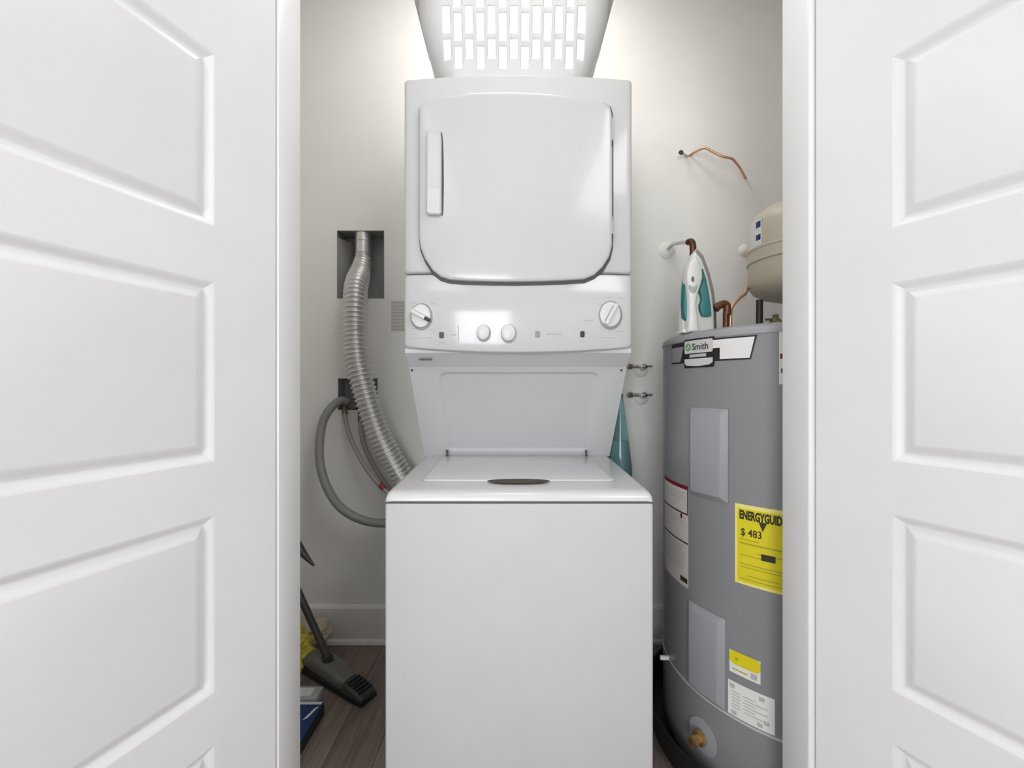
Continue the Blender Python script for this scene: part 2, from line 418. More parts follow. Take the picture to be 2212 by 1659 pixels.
# dryer door
def fd(u, v, d): return Vector((u, yf(u) - d, v))
def poly_px(pts, off=0): return [df(x, y, off) for x, y in pts]
def arc(cx, cy, rx, ry, a0, a1, n=7): return [(cx + rx * math.cos(R(a0 + (a1 - a0) * i / n)), cy + ry * math.sin(R(a0 + (a1 - a0) * i / n))) for i in range(n + 1)]
def door_outline(b=0):
    """b px grows the bottom only; goes counter-clockwise seen from the camera (y down in px)"""
    o = []
    o += [(905, 235)]
    o += [(905, y) for y in (300, 380, 450, 512)]
    # lower-left sweep
    o += [(908, 535 + b * .6), (918, 560 + b * .8), (934, 584 + b), (952, 598 + b), (972, 604 + b)]
    o += [(1010, 606.5 + b), (1060, 608 + b), (1115, 608.5 + b), (1170, 607.5 + b), (1220, 605.5 + b)]
    o += [(1262, 603 + b), (1284, 594 + b), (1302, 577 + b), (1316, 555 + b * .8), (1322, 532 + b * .6)]
    o += [(1323, y) for y in (500, 430, 350, 290)]
    o += [(1322, 245), (1318, 230), (1304, 222), (1270, 214), (1220, 207), (1170, 202), (1115, 199.5), (1060, 199.5), (1010, 202), (965, 208), (930, 216), (912, 224)]
    return o
def fillfront(bmx, ring):
    pass
def slab(name, ol, depths, m, parent, auto=32):
    """outline in (x,z); depths [(inset, out)...]; front subdivided along x to follow the bow"""
    bmx = bmesh.new(); rows = loops(bmx, [[fd(u, v, d) for u, v in inset(ol, t)] for t, d in depths], False, False)
    last = rows[-1]
    f = bmx.faces.new(last)
    xs = [min(v.co.x for v in last) + (max(v.co.x for v in last) - min(v.co.x for v in last)) * k / 24 for k in range(1, 24)]
    d = depths[-1][1]
    for x in xs:
        fs = [g for g in bmx.faces if all(abs(v.co.y - (yf(v.co.x) - d)) < 1e-5 for v in g.verts)]
        geom = list({e for g in fs for e in g.edges}) + fs
        bmesh.ops.bisect_plane(bmx, geom=geom + list({v for g in fs for v in g.verts}), plane_co=(x, 0, 0), plane_no=(1, 0, 0))
        for v in bmx.verts:
            if abs(v.co.x - x) < 1e-5 and v.co.y < YE + .01: 
                # only the interior verts lie off the bowed surface
                near = yf(v.co.x) - d
                if abs(v.co.y - near) < .006 and all(gg in fs or True for gg in v.link_faces): v.co.y = near if abs(v.co.y - near) < .003 or True else v.co.y
    return fin(name, bmx, m, parent, auto=auto)
do = poly_px(door_outline(), .012)
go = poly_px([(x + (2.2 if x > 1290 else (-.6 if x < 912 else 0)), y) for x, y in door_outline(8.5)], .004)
def shell(name, ol, depths, m, parent, auto=32, off=0):
    bmx = bmesh.new(); rows = loops(bmx, [[fd(u, v, d) for u, v in inset(ol, t)] for t, d in depths], False, False)
    last = rows[-1]; d = depths[-1][1]
    pts = [(v.co.x, v.co.z) for v in last]
    bmx.faces.new(last)
    r = bmesh.ops.triangulate(bmx, faces=[bmx.faces[-1]] if hasattr(bmx.faces, '__len__') and not bmx.faces.ensure_lookup_table() else [])
    return fin(name, bmx, m, parent, auto=auto)
def frontface(name, ol, depths, m, parent, auto=32):
    """rings at given depth then concentric scaled rings to the centre, all following the bow"""
    last = inset(ol, depths[-1][0]); d = depths[-1][1]
    cx = sum(p[0] for p in last) / len(last); cz = sum(p[1] for p in last) / len(last)
    ls = [[fd(u, v, dd) for u, v in inset(ol, t)] for t, dd in depths]
    for k in (.92, .8, .65, .5, .35, .2, .08, .02):
        ls.append([fd(cx + (u - cx) * k, cz + (v - cz) * k, d) for u, v in last])
    bmx = bmesh.new(); loops(bmx, ls, False, True); return fin(name, bmx, m, parent, auto=auto)
gk = frontface('door_gap_shade', go, [(0, -.004), (0, .0025), (.001, .003)], M['gap'], lc)  # dark plate painting the shade round the door, deeper along the bottom
dd = frontface('dryer_door', do, [(0, .003), (.0002, .010), (.0015, .0135), (.005, .0155), (.010, .0162)], M['enamel'], lc)
# grip on the left of the door
gp = poly_px([(922, 286), (921, 460), (926, 466), (950, 466), (954, 462), (954, 300), (952, 286), (940, 280), (927, 280)], .02)
gp = gp[:]
frontface('handle', gp, [(0, .014), (0, .024), (.002, .0275), (.005, .0285)], M['enamel'], dd)
hr = poly_px([(951, 462), (955.5, 466), (957.5, 455), (958.5, 400), (958, 340), (956.5, 300), (954, 280), (951.5, 300)], .02)
frontface('handle_shade', hr, [(0, .0155), (.0003, .0172)], M['gap'], dd)  # dark sliver standing in for the shadow line beside the grip
hl = poly_px([(924, 410), (924, 462), (950, 464), (952, 410)], .02)
frontface('grip_insert', hl, [(0, .0280), (.0006, .0292)], M['knob'], dd)
for y0, y1 in ((252, 318), (466, 520)):
    hp = poly_px([(1319.5, y0 + 12), (1319.0, y1 - 8), (1321, y1), (1324, y1 - 8), (1324, y0 + 14), (1322, y0)], .012)
    frontface('door_hinge', hp, [(0, .004), (.0003, .0172)], M['ink'], dd)
    hc = poly_px([(1320.5, y1 - 14), (1320.5, y1 - 4), (1322, y1), (1323.5, y1 - 4), (1323.5, y1 - 14)], .012)
    frontface('hinge_pin', hc, [(0, .004), (.0003, .0180)], M['dark'], dd)
# sloped panel under the dryer: frame around a recessed field
prof = [(1.236, 1.2165), (1.2365, 1.2030), (1.288, 1.163), (1.514, .8505), (YBK, .8505), (YBK, 1.2165)]
bm = bmesh.new()
ls = [[Vector((x, y, z)) for y, z in prof] for x in (XC - HW + .0012, XC + HW - .0012)]
A = [bm.verts.new(p) for p in ls[0]]; B = [bm.verts.new(p) for p in ls[1]]
bm.faces.new(A); bm.faces.new(B[::-1])
for i in range(len(prof)):
    if i == 2: continue                       # the slope itself is a separate part
    j = (i + 1) % len(prof); bm.faces.new((A[i], A[j], B[j], B[i]))
fin('rear_column', bm, M['panelg'], lc)
s0, s1 = Vector((0, 1.288, 1.163)), Vector((0, 1.514, .8505)); sd = (s1 - s0); SL = sd.length; sdn = sd.normalized()
sn = Vector((0, sdn.z, -sdn.y)) if Vector((0, sdn.z, -sdn.y)).y < 0 else Vector((0, -sdn.z, sdn.y))
def fs(u, v, d): return Vector((u, 0, 0)) + s1 - sdn * v + sn * d
O0 = rrect(XC - HW, XC + HW, 0, SL, .0004, 5)
O1 = rrect(XC - HW + .085, XC + HW - .078, .022, SL - .018, [.02, .02, .03, .03], 5)
rg = [(O0, 0), (O1, 0)] + [(inset(O1, t), dpt) for t, dpt in ((.003, -.001), (.008, -.005), (.012, -.007), (.016, -.0075))]
bp = layered('splash_panel', rg, fs, M['panelg'], lc, auto=45)
for pxx, pyy in ((890, 801), (1342, 797)):
    xx = (pxx - 1106) / F * 1.295
    lathe('screw', [(.0042, 0), (.0042, .001), (.003, .0022), (.0004, .0026)], fs(xx, SL - .011, 0), M['gap'], bp, seg=12, axis=(Vector((1, 0, 0)), sdn, sn))
box('latch_slot', P(905, 0, 1.25).x, P(932, 0, 1.25).x, 1.250, 1.258, 1.182, 1.1865, M['gap'], lc)
# controls
def on_con(px, py, off=.0012): x, z = df(px, py, off); return Vector((x, yf(x) - off, z))
KS = 1.22 / F
def knob(px, py, rw, big, ang, name='knob'):
    c = on_con(px, py); r = rw * KS; vs = 1.20       # oval knobs, taller than wide
    ax = (Vector((1, 0, 0)), Vector((0, 0, vs)), Vector((0, -1, 0)))
    ring = lathe('knob_collar', [(r, 0), (r, .003), (r * .93, .004), (r * .3, .004)], c, M['knobring'] if big else M['ink'], console, seg=36, axis=ax)
    k = lathe(name, [(r * .88, .004), (r * .88, .006), (r * .84, .009), (r * .72, .010), (r * .5, .0102)] if big else
              [(r * .86, .003), (r * .88, .012), (r * .82, .016), (r * .66, .018), (r * .2, .0182)], c + Vector((-.0012, 0, .0012)), M['knob'], console, seg=36, axis=ax)
    if big:
        bm = bmesh.new(); bbox(bm, -.0056, .0056, -.022, -.008, -r * .95, r * .95, .0025, 3)
        import mathutils
        rot = mathutils.Matrix.Rotation(R(ang), 4, 'Y')
        for v in bm.verts: v.co = c + (rot @ v.co)
        g = fin('grip', bm, M['knob'], k, auto=35)
        bm = bmesh.new()
        bbox(bm, -.0072, -.0056, -.0125, -.009, -r * .75, r * .75)
        for v in bm.verts: v.co = c + (rot @ v.co)
        fin('grip_shadow_line', bm, M['knobring'], k)
        return k, rot, c, r
    return k, None, c, r
k1, rot, c, r = knob(911, 684, 24, True, 118, 'timer_knob')
bm = bmesh.new(); bbox(bm, -.005, .005, -.0232, -.018, r * .42, r * .98, .001, 1)
for v in bm.verts: v.co = c + (rot @ v.co)
fin('pointer_mark', bm, M['dark'], k1)
knob(1318, 681, 25.5, True, 28, 'cycle_knob')
knob(1045, 720, 15.5, False, 0, 'temperature_knob')
knob(1099, 721, 17, False, 0, 'load_size_knob')
for px_, py_, ww, hh, mm in ((954, 724, 5.0, 6.5, 'gap'), (1161, 722, 5.0, 6.5, 'knobring'), (1258, 722, 4.6, 6.5, 'dark')):
    c = on_con(px_, py_)
    layered('indicator_button', [(rrect(c.x - ww * KS, c.x + ww * KS, c.z - hh * KS, c.z + hh * KS, .003, 4), 0), (rrect(c.x - ww * KS, c.x + ww * KS, c.z - hh * KS, c.z + hh * KS, .003, 4), .003),
            (rrect(c.x - ww * KS * .7, c.x + ww * KS * .7, c.z - hh * KS * .7, c.z + hh * KS * .7, .002, 4), .0038)], fd, M[mm], console, auto=35)
prints = [(1180, 1214, 721, 1.6), (1336, 1352, 644, .7), (1330, 1350, 716, .7), (1262, 1282, 692, .8), (1304, 1322, 642, .5), (1300, 1330, 729, .6), (948, 961, 740, .5), (1252, 1264, 737, .6),
          (889, 899, 654, .5), (930, 940, 655, .5), (888, 900, 722, .6), (923, 936, 713, .5), (1286, 1300, 656, .5), (893, 935, 730, .5), (975, 985, 723, 1.4), (989, 990.5, 722, 18)]
for a, b, y, h in prints:
    c0, c1 = on_con(a, y - h, .0018), on_con(b, y + h, .0018)
    bm = bmesh.new()
    vs = [bm.verts.new(v) for v in (Vector((c0.x, c0.y, c0.z)), Vector((c1.x, c1.y, c0.z)), Vector((c1.x, c1.y, c1.z)), Vector((c0.x, c0.y, c1.z)))]
    bm.faces.new(vs); fin('printed_line', bm, M['ink'], console)

# ------------------------------------------------------------------ laundry basket on the dryer
bk = thing('laundry_basket', (.0, 1.50, 2.012), 'white plastic laundry basket with brick-like rows of slots on top of the dryer', 'basket')
BX = .006; BY = 1.455; ZB = 2.012; BHT = .345
def bprof(t):   # half width / half depth at height fraction t
    return .185 + .235 * t - .115 * t * t, .120 + .16 * t - .08 * t * t
def bsec(t, n=144, grow=0.0):
    a, b = bprof(t); a += grow; b += grow; rad = .045 + .05 * t; pts = []
    per = 2 * (2 * a - 2 * rad) + 2 * (2 * b - 2 * rad) + 2 * math.pi * rad
    return a, b, rad
def bpt(side, s, t, grow=0.0):
    """point on long side: s in metres from the middle of the front/back wall"""
    a, b, rad = bsec(t, grow=grow); z = ZB + BHT * t
    fl_ = a - rad; sg = -1 if side == 'f' else 1
    if abs(s) <= fl_: return Vector((BX + s, BY + sg * b, z))
    e = (abs(s) - fl_) / rad; e2 = min(e, math.pi / 2); k = 1 if s > 0 else -1
    x = fl_ + rad * math.sin(e2); y = b - rad * (1 - math.cos(e2))
    rest = (e - math.pi / 2) * rad
    if rest > 0: y -= rest
    return Vector((BX + k * x, BY + sg * y, z))
# wall mesh: slot grid on the two long sides; solid corners and short sides
bm = bmesh.new()
pitch, bar = .0343, .0112
NC = 13
tz = lambda z: (z - ZB) / BHT
slot_h, gap_h = .072, .015
z_first = {0: 2.012 + .085 + .022, 1: 2.012 + .066 + .017}
zend = ZB + BHT; slotz = {}
for par in (0, 1):
    z = z_first[par]; slots = []; first = True
    while z + slot_h < zend - .02:
        sh = (.050 if par == 0 else .055) if first else slot_h
        first = False; slots.append((z, z + sh)); z += sh + gap_h
    if z + .03 < zend - .02: slots.append((z, zend - .022))
    slotz[par] = slots
lev = sorted({ZB, zend, *[q for v in slotz.values() for p in v for q in p], *[ZB + BHT * k / 14 for k in range(1, 14)]})
lev = [lev[0]] + [b for a, b in zip(lev, lev[1:]) if b - a > .0015 or b == zend or any(abs(b - q) < 1e-9 for v in slotz.values() for p in v for q in p)]
def quad(side, xa, xb, za, zb):
    bm.faces.new([bm.verts.new(bpt(side, u, tz(v))) for u, v in ((xa, za), (xb, za), (xb, zb), (xa, zb))])
for side in ('f', 'b'):
    for cidx in range(-(NC // 2), NC // 2 + 1):
        par = abs(cidx) % 2
        xm = cidx * pitch; x0, x1 = xm - pitch / 2, xm + pitch / 2; hx0, hx1 = x0 + bar / 2, x1 - bar / 2
        for za, zb in zip(lev, lev[1:]):
            quad(side, x0, hx0, za, zb); quad(side, hx1, x1, za, zb)
            zm = (za + zb) / 2
            if side == 'f' and any(p < zm < q for p, q in slotz[par]): continue
            quad(side, hx0, hx1, za, zb)
for sgx in (-1, 1):
    X0 = (NC / 2) * pitch
    for side in ('f', 'b'):
        n1 = 12
        def endl(t):
            a, b, rad = bsec(t); return a - rad + rad * math.pi / 2 + (b - rad)
        for za, zb in zip(lev, lev[1:]):
            ta, tb = tz(za), tz(zb)
            for i in range(n1):
                f0, f1 = i / n1, (i + 1) / n1
                bm.faces.new([bm.verts.new(bpt(side, sgx * (X0 + (endl(t) - X0) * f), t)) for f, t in ((f0, ta), (f1, ta), (f1, tb), (f0, tb))])
bmesh.ops.remove_doubles(bm, verts=bm.verts, dist=2e-4)
wb = fin('basket_wall', bm, M['basket'], bk, auto=30)
sm = wb.modifiers.new('thick', 'SOLIDIFY'); sm.thickness = .003; sm.offset = 0
def ringpts(t, grow=0.0, n=16, z=None):
    a, b, rad = bsec(t, grow=grow); return [Vector((BX + u, BY + v, ZB + BHT * t if z is None else z)) for u, v in rrect(-a, a, -b, b, rad, n)]
bm = bmesh.new(); loops(bm, [ringpts(0, -.001, z=ZB), ringpts(0, -.001, z=ZB + .004)]); fin('basket_floor', bm, M['basket'], bk)
bm = bmesh.new(); loops(bm, [ringpts(1, .001, z=ZB + BHT - .012), ringpts(1, .016, z=ZB + BHT - .010), ringpts(1, .018, z=ZB + BHT), ringpts(1, .012, z=ZB + BHT + .006), ringpts(1, .001, z=ZB + BHT + .004), ringpts(1, -.002, z=ZB + BHT - .002)], False, False)
fin('rim', bm, M['basket'], bk, auto=40)

# ------------------------------------------------------------------ vent recess, duct
vb = thing('dryer_vent_box', ((VB[0] + VB[1]) / 2, YB, VB[2]), 'grey recessed dryer vent box in the wall above the water supply box', 'vent box')
def recess(parent, b, dep, m, lip):
    x0, x1, z0, z1 = b; t = .002; bm = bmesh.new()
    bbox(bm, x0, x1, YB + dep - t, YB + dep, z0, z1); bbox(bm, x0, x0 + t, YB - .001, YB + dep, z0, z1); bbox(bm, x1 - t, x1, YB - .001, YB + dep, z0, z1)
    bbox(bm, x0, x1, YB - .001, YB + dep, z0, z0 + t); bbox(bm, x0, x1, YB - .001, YB + dep, z1 - t, z1)
    return fin('box_shell', bm, m, parent)
recess(vb, VB, .095, M['boxsteel'], 0)
# tapered side cheek of the box (left)
bm = bmesh.new()
loops(bm, [[Vector((VB[0] + .002, YB + .001, z)), Vector((VB[0] + .050, YB + .093, z)), Vector((VB[0] + .002, YB + .093, z))] for z in (VB[2] + .002, VB[3] - .03)])
fin('side_cheek', bm, M['boxsteel'], vb)
ductY = YB + .035
pc = P(785, 505, ductY)
lathe('duct_collar', [(.034, 0), (.034, .05), (.036, .052), (.036, .056), (.034, .058), (.034, .10)], (pc.x, ductY, P(0, 548, ductY).z), M['alu'], vb, seg=28)
du = thing('flexible_duct', P(770, 700, 1.66), 'ribbed silver dryer duct running from the vent box down behind the washer', 'duct')
tube('hose_clamp', [P(785, 572, ductY - .002), P(785, 562, ductY), P(785, 549, ductY)], .0375, M['chrome'], du, seg=28)
path = catmull([P(785, 566, ductY - .003), P(779, 590, YB - .01), P(770, 618, 1.735), P(767, 660, 1.70), P(767, 720, 1.69), P(772, 780, 1.68), P(789, 850, 1.67), P(815, 930, 1.675), P(848, 995, 1.69), P(884, 1050, 1.705), P(950, 1115, 1.72)], 40)
# resample by arc length
L = [0]
for a, b in zip(path, path[1:]): L.append(L[-1] + (b - a).length)
tot = L[-1]; ribs = int(tot / .0185); N = ribs * 6; rp = []; j = 0
for i in range(N + 1):
    s = tot * i / N
    while j < len(L) - 2 and L[j + 1] < s: j += 1
    f = (s - L[j]) / max(1e-9, L[j + 1] - L[j]); rp.append(path[j].lerp(path[j + 1], f))
tube('duct_hose', rp, lambda i: (.0440 + .0048 * math.cos(2 * math.pi * i / 6)) * (.84 + .16 * min(1, i / 40)), M['alu'], du, seg=30, auto=80)

# ------------------------------------------------------------------ supply recess, hoses
sb = thing('washer_outlet_box', ((SB[0] + SB[1]) / 2, YB, SB[2]), 'small grey recessed washer supply box behind the silver duct with dark brass valves', 'outlet box')
recess(sb, SB, .07, M['box'], 0)
for dx in (.028, .105):
    cx = SB[0] + dx; zz = SB[2] + .012
    v = lathe('valve', [(.010, 0), (.010, .012), (.014, .014), (.014, .022), (.009, .024), (.009, .034), (.006, .036)], (cx, YB + .010, zz), M['oldbrass'], sb, seg=16)
    box('valve_lever', cx - .017, cx + .017, YB - .008, YB + .004, zz + .024, zz + .030, M['dark'], v, bev=.002)
box('drain_fitting', SB[0] + .048, SB[0] + .082, YB - .006, YB + .03, SB[2] + .006, SB[2] + .030, M['oldbrass'], sb, bev=.004)
tag(tube('drain_hose', [P(752, 868, YB - .006), P(737, 865, YB - .022), P(716, 880, 1.755), P(698, 910, 1.73), P(690, 960, 1.70), P(693, 1010, 1.67), P(710, 1060, 1.64), P(740, 1100, 1.62), P(785, 1124, 1.63), P(835, 1130, 1.66), P(890, 1120, 1.68)], .0168, M['hose'], None, seg=16, smoothn=8, auto=60),
    'thick grey drain hose looping down from the supply box to the washer', 'hose')
h1 = tag(tube('supply_hose', [P(744, 882, YB + .004), P(746, 905, 1.77), P(757, 945, 1.74), P(778, 990, 1.71), P(805, 1030, 1.69), P(838, 1064, 1.68), P(880, 1090, 1.69)], .0092, M['braid'], None, seg=12, smoothn=8, auto=60),
    'grey braided supply hose nearer the drain hose loop', 'hose', 'supply hoses behind the duct')
h2 = tag(tube('supply_hose', [P(780, 884, YB + .004), P(779, 912, 1.775), P(785, 955, 1.76), P(799, 990, 1.75), P(822, 1030, 1.74), P(848, 1062, 1.735), P(890, 1085, 1.735)], .0105, M['braid'], None, seg=12, smoothn=8, auto=60),
    'grey braided supply hose directly under the silver duct', 'hose', 'supply hoses behind the duct')
tube('hose_coupling', [P(779, 893, YB - .012), P(779, 912, 1.775)], .012, M['oldbrass'], h2, seg=12)
tube('hose_coupling', [P(744, 884, YB - .008), P(745, 897, 1.785)], .011, M['oldbrass'], h1, seg=12)
tube('red_band', [P(820, 1046, 1.685), P(830, 1057, 1.68)], .0108, M['redring'], h1, seg=12)
# pale notice on the wall by the dryer
nt_ = thing('paper_notice', P(850, 683, YB), 'small faded printed notice on the back wall left of the dryer controls', 'notice')
a, b = P(845, 650, YB), P(882, 716, YB)
box('sheet', a.x, b.x, YB - .0012, YB - .0002, b.z, a.z, mat('faded_paper', (.68, .655, .62), .7), nt_)
bm = bmesh.new()
for k in range(9):
    z = a.z - .008 - k * .0145; bbox(bm, a.x + .004, b.x - .004, YB - .0017, YB - .0012, z - .002, z + .002)
fin('printed_lines', bm, mat('faded_print', (.52, .49, .47), .7), nt_)

# ------------------------------------------------------------------ valves right of the dryer
def wall_valve(py, label, px0):
    c = P(1384, py, YB)
    t = thing('wall_valve', c, label, 'valve', 'capped valves right of the dryer')
    lathe('escutcheon', [(.032, 0), (.032, .003), (.024, .012), (.012, .015)], (c.x, YB - .0005, c.z - .012), M['wall'], t, seg=24, axis='y')
    tube('valve_body', [Vector((c.x, YB - .010, c.z - .006)), Vector((c.x, YB - .055, c.z))], .0125, M['chrome'], t, seg=16)
    tube('outlet', [Vector((c.x - .022, YB - .045, c.z)), Vector((c.x - .072, YB - .045, c.z))], .0075, M['chrome'], t, seg=14)
    tube('outlet_nut', [Vector((c.x - .050, YB - .045, c.z)), Vector((c.x - .066, YB - .045, c.z))], .0115, M['oldbrass'], t, seg=6)
    box('handle', c.x - .020, c.x + .030, YB - .066, YB - .054, c.z - .004, c.z + .005, M['chrome'], t, bev=.003)
    lathe('handle_screw', [(.005, 0), (.005, .003), (.001, .004)], (c.x + .004, YB - .066, c.z - .001), M['dark'], t, seg=10, axis='y')
wall_valve(793, 'upper of two chrome capped valves on the wall right of the dryer', 1357)
wall_valve(853, 'lower of two chrome capped valves on the wall right of the dryer', 1352)

# ------------------------------------------------------------------ teal bottle behind the washer
bc = P(1344, 1000, 1.56)
bxz = .783
cb = box('cardboard_box', bc.x - .043, bc.x + .043, 1.63 - .05, 1.63 + .05, 0, bxz - .03, M['card'], bev=.002)
bc = P(1344, 1000, 1.60); by = 1.63
zb = bxz - .03
tag(cb, 'narrow upright cardboard box standing behind the washer under the teal bottle', 'box')
bt = thing('teal_bottle', (bc.x, by, zb), 'cone-shaped translucent teal bottle behind the washer next to the splash panel', 'bottle')
zt = P(0, 858, by).z
hh = zt - zb
def outer(t): return .0485 * (1 - t) + .0085 * t if t > .12 else .0485 - .0048
prof = [(.0005, 0), (.043, 0), (.047, .006)] + [(.047 - .036 * ((t - .06) / .94) ** 1.15, hh * t) for t in [.06 + .94 * k / 12 for k in range(13)]]
inner = [(r - .0022, max(z, .004)) for r, z in prof[1:]][::-1]
lathe('bottle_body', prof + inner + [(.0005, .004)], (bc.x, by, zb), M['glass'], bt, seg=32)
lathe('liquid', [(.0005, .0045)] + [(r - .0024, max(z, .0045)) for r, z in prof[1:] if z < hh * .46] + [(.0005, hh * .45)], (bc.x, by, zb), M['liquid'], bt, seg=32)
lathe('cap', [(.012, 0), (.012, .012), (.006, .016), (.002, .017)], (bc.x, by, zt), M['chrome'], bt, seg=20)

# ------------------------------------------------------------------ water heater
K = .77
TX, TY, TR = 1.107 * K, 1.694 * K, .464 * K
ZS, ZT0, ZT1 = H - K / .9, 1.240, 1.265
wh = thing('water_heater', (TX, TY, .022), 'tall grey electric water heater tank with stickers standing in a black pan', 'water heater')
def hit(px, py=None):
    u = (px - 1106) / F; a = 1 + u * u; b = -2 * (u * TX + TY); c = TX * TX + TY * TY - TR * TR; disc = max(0, b * b - 4 * a * c)
    t = (-b - math.sqrt(disc)) / (2 * a); ang = math.atan2(t - TY, u * t - TX)
    if ang > 0: ang -= 2 * math.pi
    z = None if py is None else H - (py - 837) / F * t
    return ang, z, t
def zat(px, py): return hit(px, py)[1]
def ang(px): return hit(px)[0]
lathe('lower_jacket', [(TR - .012, .0225), (TR - .002, .026), (TR, .034), (TR, ZS - .0025)], (TX, TY, 0), M['tank'], wh, seg=128)
lathe('jacket_seam', [(TR - .001, -.003), (TR + .0022, -.0022), (TR + .0022, .0022), (TR - .001, .003)], (TX, TY, ZS), M['seam'], wh, seg=128)
lathe('upper_jacket', [(TR, ZS + .0025), (TR, ZT0)], (TX, TY, 0), M['tank'], wh, seg=128)
lathe('top_cap', [(TR + .0022, ZT0 - .005), (TR + .0022, ZT0 + .004), (TR - .001, ZT0 + .011), (TR - .010, ZT0 + .018), (TR - .035, ZT0 + .024), (TR - .08, ZT1), (.01, ZT1 + .002)], (TX, TY, 0), M['tankcap'], wh, seg=128)
def cmap(a0):
    def f(s, z, d): a = a0 + s / TR; rr = TR + d; return Vector((TX + rr * math.cos(a), TY + rr * math.sin(a), z))
    return f
def cpatch(name, s0, s1, z0, z1, a0, off, m, parent, slant=0, thick=.0006):
    f = cmap(a0); bm = bmesh.new(); n = max(2, int(abs(s1 - s0) / .006)); ls = []
    for k in range(n + 1):
        s = s0 + (s1 - s0) * k / n
        ls.append([f(s, z0, off), f(s, z1, off), f(s + (slant * 0), z1, off - thick), f(s, z0, off - thick)])
    loops(bm, ls); return fin(name, bm, m, parent)
def cpoly(name, pts, a0, off, m, parent):
    f = cmap(a0); bm = bmesh.new(); bm.faces.new([bm.verts.new((s, z, 0)) for s, z in pts])
    smin, smax = min(p[0] for p in pts), max(p[0] for p in pts); n = max(1, int((smax - smin) / .006))
    for k in range(1, n):
        bmesh.ops.bisect_plane(bm, geom=bm.verts[:] + bm.edges[:] + bm.faces[:], plane_co=(smin + (smax - smin) * k / n, 0, 0), plane_no=(1, 0, 0))
    r = bmesh.ops.extrude_face_region(bm, geom=bm.faces[:])
    vs = [g for g in r['geom'] if isinstance(g, bmesh.types.BMVert)]
    for v in vs: v.co.z = -.0008
    for v in bm.verts: v.co = f(v.co.x, v.co.y, off + v.co.z)
    return fin(name, bm, m, parent)
def S(px, a0): return (ang(px) - a0) * TR
# access covers
for nm, x0, x1, y0, y1 in (('upper', 1493, 1574, 880, 1068), ('lower', 1490, 1568, 1300, 1508)):
    a0 = ang((x0 + x1) / 2); z1 = zat(x0 + 8, y0); z0 = zat(x0 + 8, y1)
    if nm == 'lower': z0 = max(z0, ZS + .006)
    s0_, s1_ = S(x0, a0), S(x1, a0); r0 = rrect(s0_, s1_, z0, z1, .002, 2)
    def sub(ol, n=8):
        o = []
        for i, p in enumerate(ol):
            q = ol[(i + 1) % len(ol)]; o.append(p)
            if abs(q[0] - p[0]) > .02:
                for j in range(1, n): o.append((p[0] + (q[0] - p[0]) * j / n, p[1] + (q[1] - p[1]) * j / n))
        return o
    f = cmap(a0)
    base = [(rrect(s0_ + t, s1_ - t, z0 + t, z1 - t, .002, 2), d) for t, d in ((0, .0), (0, .004), (.014, .017), (.016, .0175))]
    base = [(sub(ol), d) for ol, d in base]
    bm = bmesh.new(); rows = loops(bm, [[f(u, v, d) for u, v in ol] for ol, d in base], False, False)
    last = rows[-1]; zm = (z0 + z1) / 2
    key = lambda v: math.atan2(v.co.y - TY, v.co.x - TX)
    bot = sorted([v for v in last if v.co.z < zm], key=key); top = sorted([v for v in last if v.co.z >= zm], key=key)
    for i in range(len(bot) - 1):
        try: bm.faces.new((bot[i], bot[i + 1], top[i + 1], top[i]))
        except ValueError: pass
    fin('access_cover', bm, M['accpanel'], wh, auto=20)
# badge
a0 = ang(1511); bz1 = zat(1540, 736); 
zt_, zb_ = zat(1600, 726), zat(1600, 777)
L0, L1 = S(1452, a0), S(1636, a0); L1b = S(1622, a0)
bd = cpoly('badge', [(L0, zb_), (L1b, zb_), (L1, zt_), (L0, zt_)], a0, .0016, M['black'], wh)
e = .004
cpoly('silver_plate', [(S(1556, a0), zb_ + e), (S(1620, a0), zb_ + e), (S(1631, a0), zt_ - e), (S(1541, a0), zt_ - e), (S(1541, a0), zt_ - .026), (S(1556, a0), zt_ - .026)], a0, .0026, M['silver'], bd)
cpoly('grey_plate', [(L0 + .004, zb_ + e), (S(1471, a0), zb_ + e), (S(1478, a0), zt_ - e - .008), (L0 + .004, zt_ - e - .008)], a0, .0026, M['tank'], bd)
na, nb = S(1481, a0), S(1541, a0); nz1 = zat(1511, 734); nz0 = zat(1511, 762)
cpoly('badge_border', [(na - .004, nz0), (nb + .004, nz0), (nb + .004, nz1 + .005), (na - .004, nz1 + .005)], a0, .0022, M['black'], bd)
npl = cpoly('name_plate', rrect(na, nb, nz0, nz1, .004, 3), a0, .0036, M['badgegrey'], bd)
lz0, lz1 = zat(1511, 790), zat(1511, 774)
cpoly('badge_border', rrect(na - .004, nb + .004, lz0 - .005, nz0, .006, 3), a0, .0021, M['black'], bd)
cpoly('lower_plate', [(na, lz1), (na, lz0 + .008), (na + .01, lz0 + .002), ((na + nb) / 2, lz0 - .001), (nb - .01, lz0 + .002), (nb, lz0 + .008), (nb, lz1)], a0, .0036, M['badgegrey'], bd)
cpoly('middle_plate', rrect(na + .02, nb - .02, lz1 + .004, nz0 - .003, .001, 2), a0, .0030, M['ink'], bd)
gs = S(1489, a0); gz = (nz0 + nz1) / 2
def disc(cs, cz, r_, n=20, sx=1): return [(cs + r_ * sx * math.cos(2 * math.pi * k / n), cz + r_ * math.sin(2 * math.pi * k / n)) for k in range(n)]
cpoly('logo_disc', disc(gs, gz, .011), a0, .0042, M['green'], bd)
cpoly('logo_swirl', [(gs - .006, gz - .006), (gs + .001, gz - .004), (gs + .006, gz + .004), (gs + .002, gz + .006), (gs - .002, gz + .001)], a0, .0047, M['badgegrey'], bd)
f = cmap(a0); ts = gs + .016
